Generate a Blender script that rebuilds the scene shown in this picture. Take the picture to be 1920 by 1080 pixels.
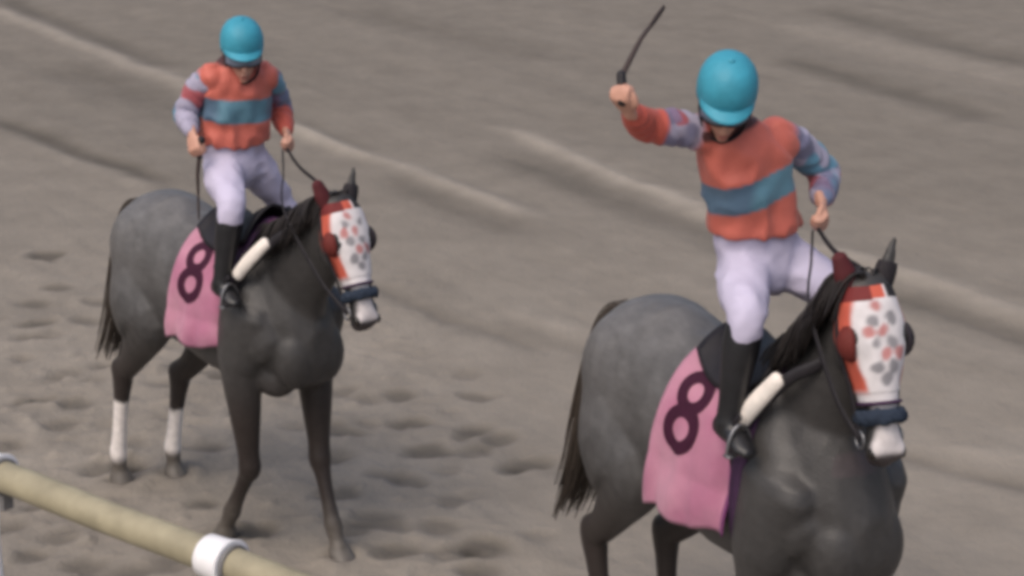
import bpy, bmesh, math, random
import numpy as np
from mathutils import Vector, Matrix

SC = bpy.context.scene
for o in list(bpy.data.objects):
    bpy.data.objects.remove(o)
rad = math.radians

# ------------------------------------------------------------------ camera
CAM_H = 3.78
cam = bpy.data.cameras.new("camera")
cam.sensor_width = 36.0
cam.lens = 36.0 * 3600.0 / 1920.0
cam.clip_start = 0.05
cam.clip_end = 3000.0
cam_o = bpy.data.objects.new("camera", cam)
cam_o.location = (0, 0, CAM_H)
cam_o.rotation_euler = (rad(90 - 18), 0, 0)
SC.collection.objects.link(cam_o)
SC.camera = cam_o

# ------------------------------------------------------------------ sky, sun, exposure
SUN_EL, SUN_AZ = rad(56), rad(-146)     # azimuth from +Y towards +X: behind the viewer, on the left
W = bpy.data.worlds.new("World")
SC.world = W
W.use_nodes = True
wn = W.node_tree.nodes
bg = wn["Background"]
sky = wn.new("ShaderNodeTexSky")
sky.sky_type = 'NISHITA'
sky.sun_disc = False
sky.sun_elevation = SUN_EL
sky.sun_rotation = SUN_AZ
sky.air_density = 1.0
sky.dust_density = 6.0
sky.ozone_density = 1.0
W.node_tree.links.new(sky.outputs[0], bg.inputs[0])
bg.inputs[1].default_value = 0.15
sun = bpy.data.lights.new("sun", 'SUN')
sun.energy = 0.75
sun.angle = rad(55)
sun.color = (1.0, 0.96, 0.9)
sun_o = bpy.data.objects.new("sun", sun)
sd = Vector((math.cos(SUN_EL) * math.sin(SUN_AZ), math.cos(SUN_EL) * math.cos(SUN_AZ), math.sin(SUN_EL)))
sun_o.rotation_euler = sd.to_track_quat('Z', 'Y').to_euler()
sun_o.location = (0, 0, 30)
SC.collection.objects.link(sun_o)
SC.view_settings.view_transform = 'Standard'
SC.view_settings.look = 'None'
SC.view_settings.gamma = 1.0
SC.view_settings.use_curve_mapping = False
SC.view_settings.exposure = 0.16
SC.render.engine = 'CYCLES'
SC.cycles.use_denoising = True
SC.cycles.pixel_filter_type = 'BLACKMAN_HARRIS'
SC.cycles.filter_width = 4.4          # the frame is a soft, low resolution video still

rng = np.random.default_rng(8)

# ------------------------------------------------------------------ helpers: noise
def _hash(ix, iy, iz, seed):
    h = (ix.astype(np.int64) * 374761393 + iy.astype(np.int64) * 668265263 + iz.astype(np.int64) * 2147483647 + seed * 1274126177) & 0xffffffff
    h = ((h ^ (h >> 13)) * 1274126177) & 0xffffffff
    h = h ^ (h >> 16)
    return (h & 0xffff) / 65535.0

def vnoise(P, freq, seed=0):
    P = np.asarray(P, float) * freq
    if P.shape[-1] == 2:
        P = np.concatenate([P, np.zeros(P.shape[:-1] + (1,))], -1)
    i = np.floor(P).astype(np.int64)
    f = P - i
    f = f * f * (3 - 2 * f)
    r = 0
    for dx in (0, 1):
        for dy in (0, 1):
            for dz in (0, 1):
                if dz and P.shape[-1] == 3 and not f[..., 2].any():
                    continue
                w = (f[..., 0] if dx else 1 - f[..., 0]) * (f[..., 1] if dy else 1 - f[..., 1]) * (f[..., 2] if dz else 1 - f[..., 2])
                r = r + w * _hash(i[..., 0] + dx, i[..., 1] + dy, i[..., 2] + dz, seed)
    return r * 2 - 1

def sstep(a, b, x):
    t = np.clip((x - a) / (b - a), 0, 1)
    return t * t * (3 - 2 * t)

def V(*a):
    return np.array(a, float)

def unit(v):
    v = np.asarray(v, float)
    return v / max(np.linalg.norm(v), 1e-9)

def mixc(a, b, t):
    a = np.asarray(a, float); b = np.asarray(b, float)
    t = np.asarray(t, float)[..., None]
    return a * (1 - t) + b * t

# ------------------------------------------------------------------ helpers: materials
def nd(mt, kind, **kw):
    n = mt.node_tree.nodes.new(kind)
    for k, v in kw.items():
        setattr(n, k, v)
    return n

def material(name, color=(0.5, 0.5, 0.5), rough=0.7, attr=None, var=0.12, vscale=9.0, bump=0.15, bscale=180.0,
             spec=0.3, sheen=0.0, stretch=(1, 1, 1), metal=0.0):
    mt = bpy.data.materials.new(name)
    mt.use_nodes = True
    nt = mt.node_tree
    b = nt.nodes["Principled BSDF"]
    b.inputs["Roughness"].default_value = rough
    b.inputs["Specular IOR Level"].default_value = spec
    b.inputs["Metallic"].default_value = metal
    if sheen:
        b.inputs["Sheen Weight"].default_value = sheen
    tc = nd(mt, "ShaderNodeTexCoord")
    mp = nd(mt, "ShaderNodeMapping")
    mp.inputs["Scale"].default_value = stretch
    nt.links.new(tc.outputs["Object"], mp.inputs[0])
    nz = nd(mt, "ShaderNodeTexNoise")
    nz.inputs["Scale"].default_value = vscale
    nz.inputs["Detail"].default_value = 6
    nz.inputs["Roughness"].default_value = 0.6
    nt.links.new(mp.outputs[0], nz.inputs[0])
    mr = nd(mt, "ShaderNodeMapRange")
    mr.inputs["From Min"].default_value = 0.3
    mr.inputs["From Max"].default_value = 0.7
    mr.inputs["To Min"].default_value = 1 - var
    mr.inputs["To Max"].default_value = 1 + var
    nt.links.new(nz.outputs[0], mr.inputs[0])
    mx = nd(mt, "ShaderNodeMix", data_type='RGBA', blend_type='MULTIPLY')
    mx.inputs[0].default_value = 1.0
    if attr:
        at = nd(mt, "ShaderNodeAttribute", attribute_name=attr)
        nt.links.new(at.outputs["Color"], mx.inputs[6])
    else:
        mx.inputs[6].default_value = (*color, 1)
    nt.links.new(mr.outputs[0], mx.inputs[7])
    nt.links.new(mx.outputs[2], b.inputs["Base Color"])
    if bump:
        n2 = nd(mt, "ShaderNodeTexNoise")
        n2.inputs["Scale"].default_value = bscale
        n2.inputs["Detail"].default_value = 4
        nt.links.new(mp.outputs[0], n2.inputs[0])
        bp = nd(mt, "ShaderNodeBump")
        bp.inputs["Strength"].default_value = bump
        bp.inputs["Distance"].default_value = 0.01
        nt.links.new(n2.outputs[0], bp.inputs["Height"])
        nt.links.new(bp.outputs[0], b.inputs["Normal"])
    return mt

M = {
    'dirt': material('track_dirt', attr='col', rough=0.95, var=0.10, vscale=3.0, bump=0.8, bscale=42, spec=0.1),
    'coat': material('horse_coat', attr='col', rough=0.42, var=0.15, vscale=36, bump=0.22, bscale=150, spec=0.35, stretch=(.5, 1, 1)),
    'hair': material('dark_hair', (0.018, 0.014, 0.013), rough=0.5, var=0.3, vscale=60, bump=0.1, spec=0.4),
    'tail': material('tail_hair', (0.048, 0.037, 0.029), rough=0.55, var=0.3, vscale=60, bump=0.1, spec=0.4),
    'skin': material('skin', attr='col', rough=0.5, var=0.06, vscale=30, bump=0.05, bscale=300, spec=0.35),
    'silk': material('silk_cloth', attr='col', rough=0.55, var=0.08, vscale=14, bump=0.15, bscale=260, spec=0.3, sheen=0.1),
    'breech': material('white_breeches', (0.50, 0.465, 0.60), rough=0.6, var=0.05, vscale=12, bump=0.12, bscale=220, spec=0.25),
    'boot': material('black_boot_leather', (0.012, 0.012, 0.014), rough=0.38, var=0.3, vscale=20, bump=0.1, bscale=90, spec=0.5),
    'helmet': material('turquoise_helmet_silk', (0.042, 0.265, 0.365), rough=0.5, var=0.14, vscale=14, bump=0.25, bscale=45, spec=0.3),
    'strap': material('dark_strap', (0.016, 0.014, 0.017), rough=0.55, var=0.25, vscale=30, bump=0.1),
    'lens': material('goggle_lens', (0.16, 0.20, 0.27), rough=0.12, var=0.05, vscale=5, bump=0, spec=0.6),
    'eye': material('eye', (0.01, 0.007, 0.005), rough=0.1, var=0.05, vscale=5, bump=0, spec=0.6),
    'cloth': material('pink_saddle_cloth', attr='col', rough=0.75, var=0.09, vscale=11, bump=0.2, bscale=200, spec=0.2, sheen=0.1),
    'number': material('maroon_number', (0.042, 0.008, 0.024), rough=0.7, var=0.15, vscale=25, bump=0.1, bscale=200, spec=0.2),
    'pad': material('white_fleece', (0.78, 0.72, 0.66), rough=0.9, var=0.12, vscale=30, bump=0.4, bscale=120, spec=0.1),
    'girth': material('dark_purple_girth', (0.045, 0.018, 0.05), rough=0.7, var=0.2, vscale=25, bump=0.15),
    'hood': material('blinker_hood_cloth', attr='col', rough=0.7, var=0.08, vscale=20, bump=0.15, bscale=200, spec=0.25),
    'fleece': material('dark_blue_fleece', (0.030, 0.040, 0.060), rough=0.95, var=0.25, vscale=50, bump=0.6, bscale=140, spec=0.1),
    'steel': material('steel', (0.22, 0.22, 0.23), rough=0.45, var=0.15, vscale=30, bump=0.05, spec=0.5, metal=0.9),
    'railtan': material('weathered_cream_rail', (0.295, 0.262, 0.178), rough=0.5, var=0.22, vscale=7, bump=0.15, bscale=40, spec=0.35, stretch=(1, 1, 1)),
    'railwhite': material('white_bracket_paint', (0.80, 0.79, 0.80), rough=0.45, var=0.07, vscale=9, bump=0.08, bscale=60, spec=0.35),
    'whip': material('brown_whip_leather', (0.055, 0.038, 0.034), rough=0.6, var=0.25, vscale=40, bump=0.1),
    'shade_ring': material('dark_shade_ring', (0.16, 0.155, 0.155), rough=0.6, var=0.25, vscale=30, bump=0.2, bscale=90),
}

# ------------------------------------------------------------------ helpers: objects
def mesh_np(name, verts, faces, col=None, smooth=True):
    me = bpy.data.meshes.new(name)
    me.from_pydata([tuple(v) for v in np.asarray(verts, float)], [], [tuple(int(i) for i in f) for f in faces])
    me.update()
    if smooth:
        me.polygons.foreach_set("use_smooth", np.ones(len(me.polygons), bool))
    if col is not None:
        set_col(me, col)
    return me

def set_col(me, col):
    a = me.color_attributes.new("col", 'FLOAT_COLOR', 'POINT')
    c = np.ones((len(me.vertices), 4), np.float32)
    c[:, :3] = col
    a.data.foreach_set("color", c.ravel())

def get_co(me):
    a = np.empty(len(me.vertices) * 3)
    me.vertices.foreach_get("co", a)
    return a.reshape(-1, 3)

def get_no(me):
    a = np.empty(len(me.vertices) * 3)
    me.vertices.foreach_get("normal", a)
    return a.reshape(-1, 3)

def set_co(me, co):
    me.vertices.foreach_set("co", np.asarray(co, float).ravel())
    me.update()

class Frame:
    """the place where a horse stands: every piece of that group is modelled in its own metres"""
    def __init__(s, loc, heading, scale):
        s.loc, s.scale = np.array(loc, float), scale
        a = rad(heading)
        s.rz = a - rad(90)
        s.R = np.array([[math.cos(s.rz), -math.sin(s.rz), 0], [math.sin(s.rz), math.cos(s.rz), 0], [0, 0, 1]])
    def world(s, p):
        return s.loc + s.scale * (s.R @ np.asarray(p, float))

def thing(name, label, cat, frame, base, group=None):
    o = bpy.data.objects.new(name, None)
    o.empty_display_size = 0.1
    SC.collection.objects.link(o)
    o.location = frame.world(base)
    o.rotation_euler = (0, 0, frame.rz)
    o.scale = (frame.scale,) * 3
    o['label'] = label
    o['category'] = cat
    if group:
        o['group'] = group
    o_base[o.name] = np.asarray(base, float)
    return o
o_base = {}

def part(name, me, mat, parent, label=None, base=None):
    if base is None:
        base = o_base[parent.name]
    set_co(me, get_co(me) - base)
    me.materials.clear()
    me.materials.append(M[mat])
    o = bpy.data.objects.new(name, me)
    SC.collection.objects.link(o)
    o.parent = parent
    o_base[o.name] = np.zeros(3)
    o_base[o.name] = np.asarray(base, float)
    if label:
        o['label'] = label
    return o

# ------------------------------------------------------------------ helpers: shapes as (verts, faces)
def rings(R, cap=True):
    R = np.asarray(R, float)
    k, n, _ = R.shape
    v = R.reshape(-1, 3)
    f = []
    for i in range(k - 1):
        for j in range(n):
            j2 = (j + 1) % n
            f.append((i * n + j, i * n + j2, (i + 1) * n + j2, (i + 1) * n + j))
    if cap:
        f.append(tuple(range(n - 1, -1, -1)))
        f.append(tuple((k - 1) * n + j for j in range(n)))
    return v, f

def catmull(P, m):
    P = np.asarray(P, float)
    n = len(P)
    t = np.linspace(0, n - 1, m)
    i = np.clip(np.floor(t).astype(int), 0, n - 2)
    u = (t - i)[:, None]
    p0 = P[np.clip(i - 1, 0, n - 1)]; p1 = P[i]; p2 = P[i + 1]; p3 = P[np.clip(i + 2, 0, n - 1)]
    return 0.5 * (2 * p1 + (p2 - p0) * u + (2 * p0 - 5 * p1 + 4 * p2 - p3) * u ** 2 + (3 * p1 - p0 - 3 * p2 + p3) * u ** 3)

def tube(P, r, side=None, n=14, m=None, round_ends=True, flat=None):
    """tube through P; r (k,) or (k,2): radius along 'side' and across it"""
    P = np.asarray(P, float)
    r = np.asarray(r, float)
    if r.ndim == 0:
        r = np.full(len(P), float(r))
    if r.ndim == 1:
        r = np.stack([r, r], -1)
    m = m or max(4 * (len(P) - 1) + 1, 5)
    Q = catmull(np.concatenate([P, r], 1), m)
    C, rr = Q[:, :3], np.maximum(Q[:, 3:], 1e-4)
    T = np.gradient(C, axis=0)
    T /= np.linalg.norm(T, axis=1)[:, None] + 1e-12
    if round_ends:
        a0 = rr[0].min(); a1 = rr[-1].min()
        C = np.concatenate([[C[0] - T[0] * a0 * .8], [C[0] - T[0] * a0 * .5], C, [C[-1] + T[-1] * a1 * .5], [C[-1] + T[-1] * a1 * .8]])
        rr = np.concatenate([[rr[0] * .35], [rr[0] * .8], rr, [rr[-1] * .8], [rr[-1] * .35]])
        T = np.concatenate([[T[0], T[0]], T, [T[-1], T[-1]]])
    s = unit(side if side is not None else ((0, 0, 1) if abs(T[0][2]) < .8 else (1, 0, 0)))
    ph = np.arange(n) / n * 2 * math.pi
    R = []
    for c, t, q in zip(C, T, rr):
        u = s - t * (s @ t)
        u = unit(u)
        w = np.cross(t, u)
        s = u if side is None else unit(side)
        R.append(c + np.cos(ph)[:, None] * u * q[0] + np.sin(ph)[:, None] * w * q[1])
    return rings(np.array(R))

def ellipsoid(c, ax, n=16, m=10):
    """ax: three half-axis vectors"""
    c = np.asarray(c, float); ax = [np.asarray(a, float) for a in ax]
    R = []
    for i in range(m + 1):
        th = (i / m - .5) * math.pi * .98
        ph = np.arange(n) / n * 2 * math.pi
        R.append(c + math.sin(th) * ax[2] + math.cos(th) * (np.cos(ph)[:, None] * ax[0] + np.sin(ph)[:, None] * ax[1]))
    return rings(np.array(R))

def box(c, hx, hy, hz, ax=None):
    c = np.asarray(c, float)
    A = np.eye(3) if ax is None else np.array([unit(a) for a in ax])
    v = [c + A[0] * sx * hx + A[1] * sy * hy + A[2] * sz * hz for sx in (-1, 1) for sy in (-1, 1) for sz in (-1, 1)]
    f = [(0, 1, 3, 2), (4, 6, 7, 5), (0, 4, 5, 1), (2, 3, 7, 6), (0, 2, 6, 4), (1, 5, 7, 3)]
    return np.array(v), f

def join(shapes):
    vs, fs, o = [], [], 0
    for v, f in shapes:
        vs.append(np.asarray(v)); fs += [tuple(i + o for i in q) for q in f]; o += len(v)
    return np.concatenate(vs), fs

def union(name, shapes, voxel, iters=6, fac=0.5):
    """weld overlapping shapes into one continuous skin"""
    v, f = join(shapes)
    me = mesh_np(name + "_raw", v, f)
    bm = bmesh.new(); bm.from_mesh(me); bmesh.ops.recalc_face_normals(bm, faces=bm.faces); bm.to_mesh(me); bm.free()
    ob = bpy.data.objects.new(name + "_raw", me)
    SC.collection.objects.link(ob)
    r = ob.modifiers.new("r", 'REMESH'); r.mode = 'VOXEL'; r.voxel_size = voxel; r.use_smooth_shade = True
    if iters:
        s = ob.modifiers.new("s", 'SMOOTH'); s.factor = fac; s.iterations = iters
    dg = bpy.context.evaluated_depsgraph_get()
    out = bpy.data.meshes.new_from_object(ob.evaluated_get(dg))
    out.name = name
    bpy.data.objects.remove(ob); bpy.data.meshes.remove(me)
    out.polygons.foreach_set("use_smooth", np.ones(len(out.polygons), bool))
    return out

def shell_grid(P, th, N=None):
    """a sheet of cloth (rows x cols x 3) with real thickness th along its normals"""
    P = np.asarray(P, float)
    a, b, _ = P.shape
    du = np.gradient(P, axis=0); dv = np.gradient(P, axis=1)
    n = np.cross(du, dv)
    n /= np.linalg.norm(n, axis=2)[..., None] + 1e-12
    Q = P + n * th
    v = np.concatenate([P.reshape(-1, 3), Q.reshape(-1, 3)])
    o = a * b
    f = []
    for i in range(a - 1):
        for j in range(b - 1):
            q = (i * b + j, i * b + j + 1, (i + 1) * b + j + 1, (i + 1) * b + j)
            f.append(q[::-1]); f.append(tuple(k + o for k in q))
    edge = [(0, j) for j in range(b)] + [(i, b - 1) for i in range(1, a)] + [(a - 1, j) for j in range(b - 2, -1, -1)] + [(i, 0) for i in range(a - 2, 0, -1)]
    ids = [i * b + j for i, j in edge]
    for k in range(len(ids)):
        p, q = ids[k], ids[(k + 1) % len(ids)]
        f.append((p, q, q + o, p + o))
    return v, f

# ================================================================== GROUND
def line_feature(x, y, a, b, w, soft=0.5):
    a = np.array(a); b = np.array(b)
    L = np.linalg.norm(b - a); t = (b - a) / L
    s = (x - a[0]) * t[0] + (y - a[1]) * t[1]
    d = -(x - a[0]) * t[1] + (y - a[1]) * t[0]
    d = d + 0.06 * vnoise(np.stack([s, s * 0 + a[0]], -1), 1.3, 5) + 0.02 * vnoise(np.stack([s, s * 0 + a[1]], -1), 5, 6)
    win = sstep(-soft, soft * .4, s) * (1 - sstep(L - soft * .4, L + soft, s))
    return np.exp(-(d / w) ** 2) * win

def build_ground():
    xs = np.concatenate([[-900, -300, -90, -30, -12], np.arange(-6.9, 6.9, 0.024), [12, 30, 90, 300, 900]])
    ys = [4.6]
    while ys[-1] < 24:
        ys.append(ys[-1] + 0.013 * (max(ys[-1], 6.5) / 7.0) ** 1.5)
    ys = np.concatenate([[-900, -200, -40, -5, 2, 3.8], ys, [30, 60, 150, 400, 1200]])
    X, Y = np.meshgrid(xs, ys)
    P2 = np.stack([X, Y], -1)
    # coordinates along / across the direction in which the track was harrowed
    ha = rad(36)
    tx, ty = math.sin(ha), -math.cos(ha)
    al = X * tx + Y * ty
    ac = -X * ty + Y * tx
    near = sstep(30, 22, np.hypot(X, Y))
    st = np.stack([al * 0.16, ac], -1)
    h = 0.008 * vnoise(st, 2.2, 1) + 0.005 * vnoise(st, 6.0, 2) + 0.0028 * vnoise(st, 17.0, 3)
    tone = 0.5 * vnoise(st, 1.1, 4) + 0.35 * vnoise(st, 3.1, 7) + 0.2 * vnoise(st, 9.0, 8)
    tone *= 0.05
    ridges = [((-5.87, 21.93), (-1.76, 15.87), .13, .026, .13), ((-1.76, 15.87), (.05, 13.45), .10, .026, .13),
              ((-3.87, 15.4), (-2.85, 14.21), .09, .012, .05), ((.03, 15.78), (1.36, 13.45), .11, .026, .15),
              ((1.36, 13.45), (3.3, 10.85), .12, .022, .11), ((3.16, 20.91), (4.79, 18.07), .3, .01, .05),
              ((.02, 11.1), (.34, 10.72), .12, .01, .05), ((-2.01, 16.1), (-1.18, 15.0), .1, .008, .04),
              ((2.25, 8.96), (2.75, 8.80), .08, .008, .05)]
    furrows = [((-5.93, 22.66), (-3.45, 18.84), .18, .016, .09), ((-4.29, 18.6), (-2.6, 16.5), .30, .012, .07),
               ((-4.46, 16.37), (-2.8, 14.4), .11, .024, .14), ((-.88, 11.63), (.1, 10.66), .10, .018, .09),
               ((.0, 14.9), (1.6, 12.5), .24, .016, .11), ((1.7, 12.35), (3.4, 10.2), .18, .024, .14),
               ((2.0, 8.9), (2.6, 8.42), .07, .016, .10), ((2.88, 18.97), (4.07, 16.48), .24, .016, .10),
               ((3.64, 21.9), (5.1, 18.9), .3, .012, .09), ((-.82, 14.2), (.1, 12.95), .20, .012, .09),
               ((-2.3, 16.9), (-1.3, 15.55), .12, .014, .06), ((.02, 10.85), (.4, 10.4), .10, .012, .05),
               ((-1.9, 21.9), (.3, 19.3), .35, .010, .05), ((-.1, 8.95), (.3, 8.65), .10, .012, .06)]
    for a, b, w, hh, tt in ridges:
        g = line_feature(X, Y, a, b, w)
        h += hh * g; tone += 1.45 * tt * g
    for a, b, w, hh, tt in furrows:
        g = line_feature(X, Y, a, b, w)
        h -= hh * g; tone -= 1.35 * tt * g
    # loose, trodden dirt near the rail
    tread = sstep(12.6, 9.2, Y + 0.35 * X + 0.9 * vnoise(P2, .7, 11))
    tread *= 1 - 0.95 * sstep(-.45, .15, X)
    tread *= .75 + .5 * sstep(-.4, .4, vnoise(P2, .9, 18))
    h += tread * (0.006 * vnoise(P2, 3.1, 12) + 0.005 * vnoise(P2, 7.0, 13) + 0.005 * vnoise(P2, 15.0, 14))
    tone += tread * 0.05 * (vnoise(P2, 2.4, 15) + .6 * vnoise(P2, 6, 16))
    clod = np.clip(vnoise(P2, 13.0, 19) - .35, 0, 1) + .6 * np.clip(vnoise(P2, 22.0, 20) - .4, 0, 1)
    h += tread * .030 * clod
    tone += tread * .05 * clod
    h += 0.003 * vnoise(P2, 24.0, 17) * near
    prints = [(-3.13, 12.33, 1.5), (-2.91, 11.63, 1.0), (-2.99, 11.36, 0.8), (-2.85, 10.96, 1.0), (-2.83, 10.71, 0.7), (-2.59, 11.01, 0.8),
              (-2.35, 9.64, 1.0), (-2.36, 9.33, 0.8), (-2.81, 10.35, 0.7), (-2.61, 9.68, 1.0), (-2.59, 9.08, 1.0), (-2.03, 8.74, 1.2),
              (-1.67, 10.09, 0.8), (-0.62, 9.77, 1.0), (-0.78, 9.72, 0.6), (-0.19, 9.74, 0.9), (-0.53, 9.37, 1.2), (-0.21, 9.26, 1.6),
              (-0.08, 9.15, 1.0), (-0.43, 8.99, 1.2), (-0.86, 9.22, 0.9), (-0.88, 8.9, 0.8), (-0.53, 8.61, 1.1), (-0.82, 8.45, 1.0),
              (-0.28, 8.37, 0.8), (-0.01, 8.77, 0.8), (-0.72, 8.06, 1.0), (-0.61, 8.15, 1.0), (-0.5, 7.84, 1.3), (-0.33, 8.09, 0.8),
              (-0.13, 7.86, 1.2), (-0.29, 7.81, 0.7), (-0.14, 7.65, 0.9), (-1.17, 8.03, 1.3), (-1.53, 9.01, 1.0), (-1.85, 10.17, 0.6),
              (-1.11, 9.29, 0.5), (-1.46, 8.33, 1.0), (-1.88, 8.8, 0.9), (-1.62, 8.09, 0.8), (-2.14, 7.78, 0.9), (-2.06, 7.95, 0.7),
              (-1.51, 7.68, 0.8), (-2.31, 8.06, 0.8), (-1.88, 7.68, 1.0), (-1.68, 7.6, 0.9), (0.07, 8.84, 0.9), (0.12, 8.0, 0.5)]
    pr = np.random.default_rng(3)
    for k in range(210):
        x, y = pr.uniform(-5, 2.2), pr.uniform(5.0, 11.5)
        if y + 0.35 * x > 11 or x > -.12:
            continue
        prints.append((x, y, pr.uniform(-.15, .75)))
    HV = [(-1.319, 7.981), (-.757, 7.748), (-1.902, 8.582), (-1.653, 8.675)]
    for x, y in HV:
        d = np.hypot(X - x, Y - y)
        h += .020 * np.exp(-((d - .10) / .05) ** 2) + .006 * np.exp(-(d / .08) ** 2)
        tone -= .06 * np.exp(-(d / .12) ** 2)  # contact shadow under each hoof, painted into the dirt colour
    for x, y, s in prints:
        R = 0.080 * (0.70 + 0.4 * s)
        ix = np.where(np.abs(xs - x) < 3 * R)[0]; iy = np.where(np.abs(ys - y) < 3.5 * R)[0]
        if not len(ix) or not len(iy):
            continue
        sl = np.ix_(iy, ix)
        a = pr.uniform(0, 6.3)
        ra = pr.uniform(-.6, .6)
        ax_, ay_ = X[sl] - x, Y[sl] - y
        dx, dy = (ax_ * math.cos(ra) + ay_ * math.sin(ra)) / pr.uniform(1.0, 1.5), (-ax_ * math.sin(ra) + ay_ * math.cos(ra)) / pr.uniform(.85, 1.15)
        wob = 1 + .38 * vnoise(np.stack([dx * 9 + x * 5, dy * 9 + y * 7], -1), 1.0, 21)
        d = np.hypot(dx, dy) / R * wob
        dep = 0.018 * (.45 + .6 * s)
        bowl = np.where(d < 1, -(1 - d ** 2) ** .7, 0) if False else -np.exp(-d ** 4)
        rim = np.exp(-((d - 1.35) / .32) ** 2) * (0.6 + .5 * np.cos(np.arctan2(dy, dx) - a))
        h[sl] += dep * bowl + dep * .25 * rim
        tone[sl] += -0.23 * max(.25, min(s, 1.2)) * np.exp(-d ** 4) + 0.02 * rim  # damp prints, darkened further in colour to stand in for weak relief shade
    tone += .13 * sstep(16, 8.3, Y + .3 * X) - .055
    h *= near
    Z = np.stack([X, Y, h], -1)
    a, b = X.shape
    idx = np.arange(a * b).reshape(a, b)
    q = np.stack([idx[:-1, :-1], idx[:-1, 1:], idx[1:, 1:], idx[1:, :-1]], -1).reshape(-1, 4)
    me = bpy.data.meshes.new("track")
    me.vertices.add(a * b)
    me.vertices.foreach_set("co", Z.reshape(-1, 3).ravel())
    me.loops.add(q.size)
    me.loops.foreach_set("vertex_index", q.ravel().astype(np.int32))
    me.polygons.add(len(q))
    me.polygons.foreach_set("loop_start", np.arange(0, q.size, 4, dtype=np.int32))
    me.polygons.foreach_set("use_smooth", np.ones(len(q), bool))
    me.update(calc_edges=True)
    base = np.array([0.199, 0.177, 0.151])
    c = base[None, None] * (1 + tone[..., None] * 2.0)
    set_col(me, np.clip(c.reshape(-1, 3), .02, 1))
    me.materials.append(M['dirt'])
    o = bpy.data.objects.new("track", me)
    o['kind'] = 'structure'
    o['label'] = 'grey brown harrowed dirt track with furrows and hoof prints'
    SC.collection.objects.link(o)
build_ground()

# ================================================================== RAIL
def build_rail():
    ZR, r = 1.014, 0.057
    A = V(-1.875, 6.371, ZR)
    t = unit(V(0.80, -0.615, 0))
    nrm = V(-t[1], t[0], 0)         # away from the viewer
    step = 1.165
    root = bpy.data.objects.new('track_rail', None)
    SC.collection.objects.link(root)
    root['label'] = 'cream pipe running rail on white posts along the near edge of the dirt track'
    root['category'] = 'rail'
    base = V(A[0], A[1], 0)
    root.location = base
    o_base['track_rail'] = base
    k0, k1 = -5, 6
    for k in range(k0, k1):
        p = A + t * step * k
        q = A + t * step * (k + 1)
        s = [p + t * .012, p + t * .2, p + (q - p) * .5 - V(0, 0, .004), q - t * .2, q - t * .012]
        me = mesh_np('rail_pipe', *tube(s, r, n=28, m=17, round_ends=False))
        part('rail_pipe', me, 'railtan', root)
    for k in range(k0, k1 + 1):
        p = A + t * step * k
        # flared white saddle that wraps the joint
        R = []
        n = 28
        prof = [(-.055, .0665), (-.052, .071), (-.02, .072), (.025, .074), (.052, .080), (.058, .082), (.058, .074)]
        for s, rr in prof:
            ph = np.arange(n) / n * 2 * math.pi
            R.append(p + t * s + np.cos(ph)[:, None] * nrm * rr + np.sin(ph)[:, None] * V(0, 0, 1) * rr * 1.0)
        v, f = rings(np.array(R))
        # web that drops from the saddle to the post
        web = tube([p + V(0, 0, -.05), p + V(0, 0, -.12) - t * .02, p + V(0, 0, -.20) - t * .03], [[.05, .045], [.040, .036], [.030, .030]], side=t, n=16)
        br = part('bracket', mesh_np('bracket', *join([(v, f), web])), 'railwhite', root)
        cl = [p + t * .066 + np.zeros(3)]
        ring = []
        for s, rr in [(.060, .0615), (.061, .066), (.074, .066), (.075, .0615)]:
            ph = np.arange(n) / n * 2 * math.pi
            ring.append(p + t * s + np.cos(ph)[:, None] * nrm * rr + np.sin(ph)[:, None] * V(0, 0, 1) * rr)
        lug = box(p + t * .073 + V(0, 0, -.095), .011, .022, .03, (t, nrm, V(0, 0, 1)))
        part('shade_ring', mesh_np('shade_ring', *join([rings(np.array(ring)), lug]), smooth=False), 'shade_ring', br)  # dark ring and lug, added in place of the shadow beside the bracket
        b = p - t * .03
        post = tube([b + V(0, 0, -.18), b + V(0, 0, -.5), V(b[0], b[1], .3), V(b[0], b[1], -.12)], .028, n=18, round_ends=False)
        part('post', mesh_np('post', *post), 'railwhite', root)
build_rail()

# ================================================================== HORSE
# trunk sections: x, top, bottom, half width, height of the widest point
TR = np.array([(-.76, 1.30, 1.12, .050, 1.21), (-.72, 1.37, 1.02, .130, 1.20), (-.64, 1.44, .93, .210, 1.20), (-.50, 1.50, .87, .255, 1.18),
               (-.32, 1.51, .85, .262, 1.15), (-.12, 1.465, .82, .268, 1.12), (.08, 1.445, .78, .270, 1.09), (.24, 1.475, .775, .258, 1.09),
               (.38, 1.515, .785, .238, 1.09), (.50, 1.47, .80, .215, 1.07), (.60, 1.36, .83, .180, 1.05), (.67, 1.22, .86, .125, 1.04), (.71, 1.12, .95, .060, 1.03)])
TR[:, 3] *= .88
TR[:, 0] = np.where(TR[:, 0] < -.12, -.12 + (TR[:, 0] + .12) * .88, TR[:, 0])
TRF = catmull(TR, 160)
def trunk_ring(x, n=40, off=0.0):
    zt, zb, hw, zw = [np.interp(x, TRF[:, 0], TRF[:, k]) for k in (1, 2, 3, 4)]
    ph = np.arange(n) / n * 2 * math.pi
    c, s = np.cos(ph), np.sin(ph)
    et = 1.0 + .22 * float(sstep(.05, .4, np.array(x)))
    y = np.sign(c) * np.abs(c) ** np.where(s > 0, .92 * et, .85) * (hw + off)
    z = np.where(s > 0, zw + (zt + off - zw) * np.abs(s) ** 1.0, zw - (zw - zb + off) * np.abs(s) ** .95)
    return np.stack([np.full(n, x), y, z], -1)

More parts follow.
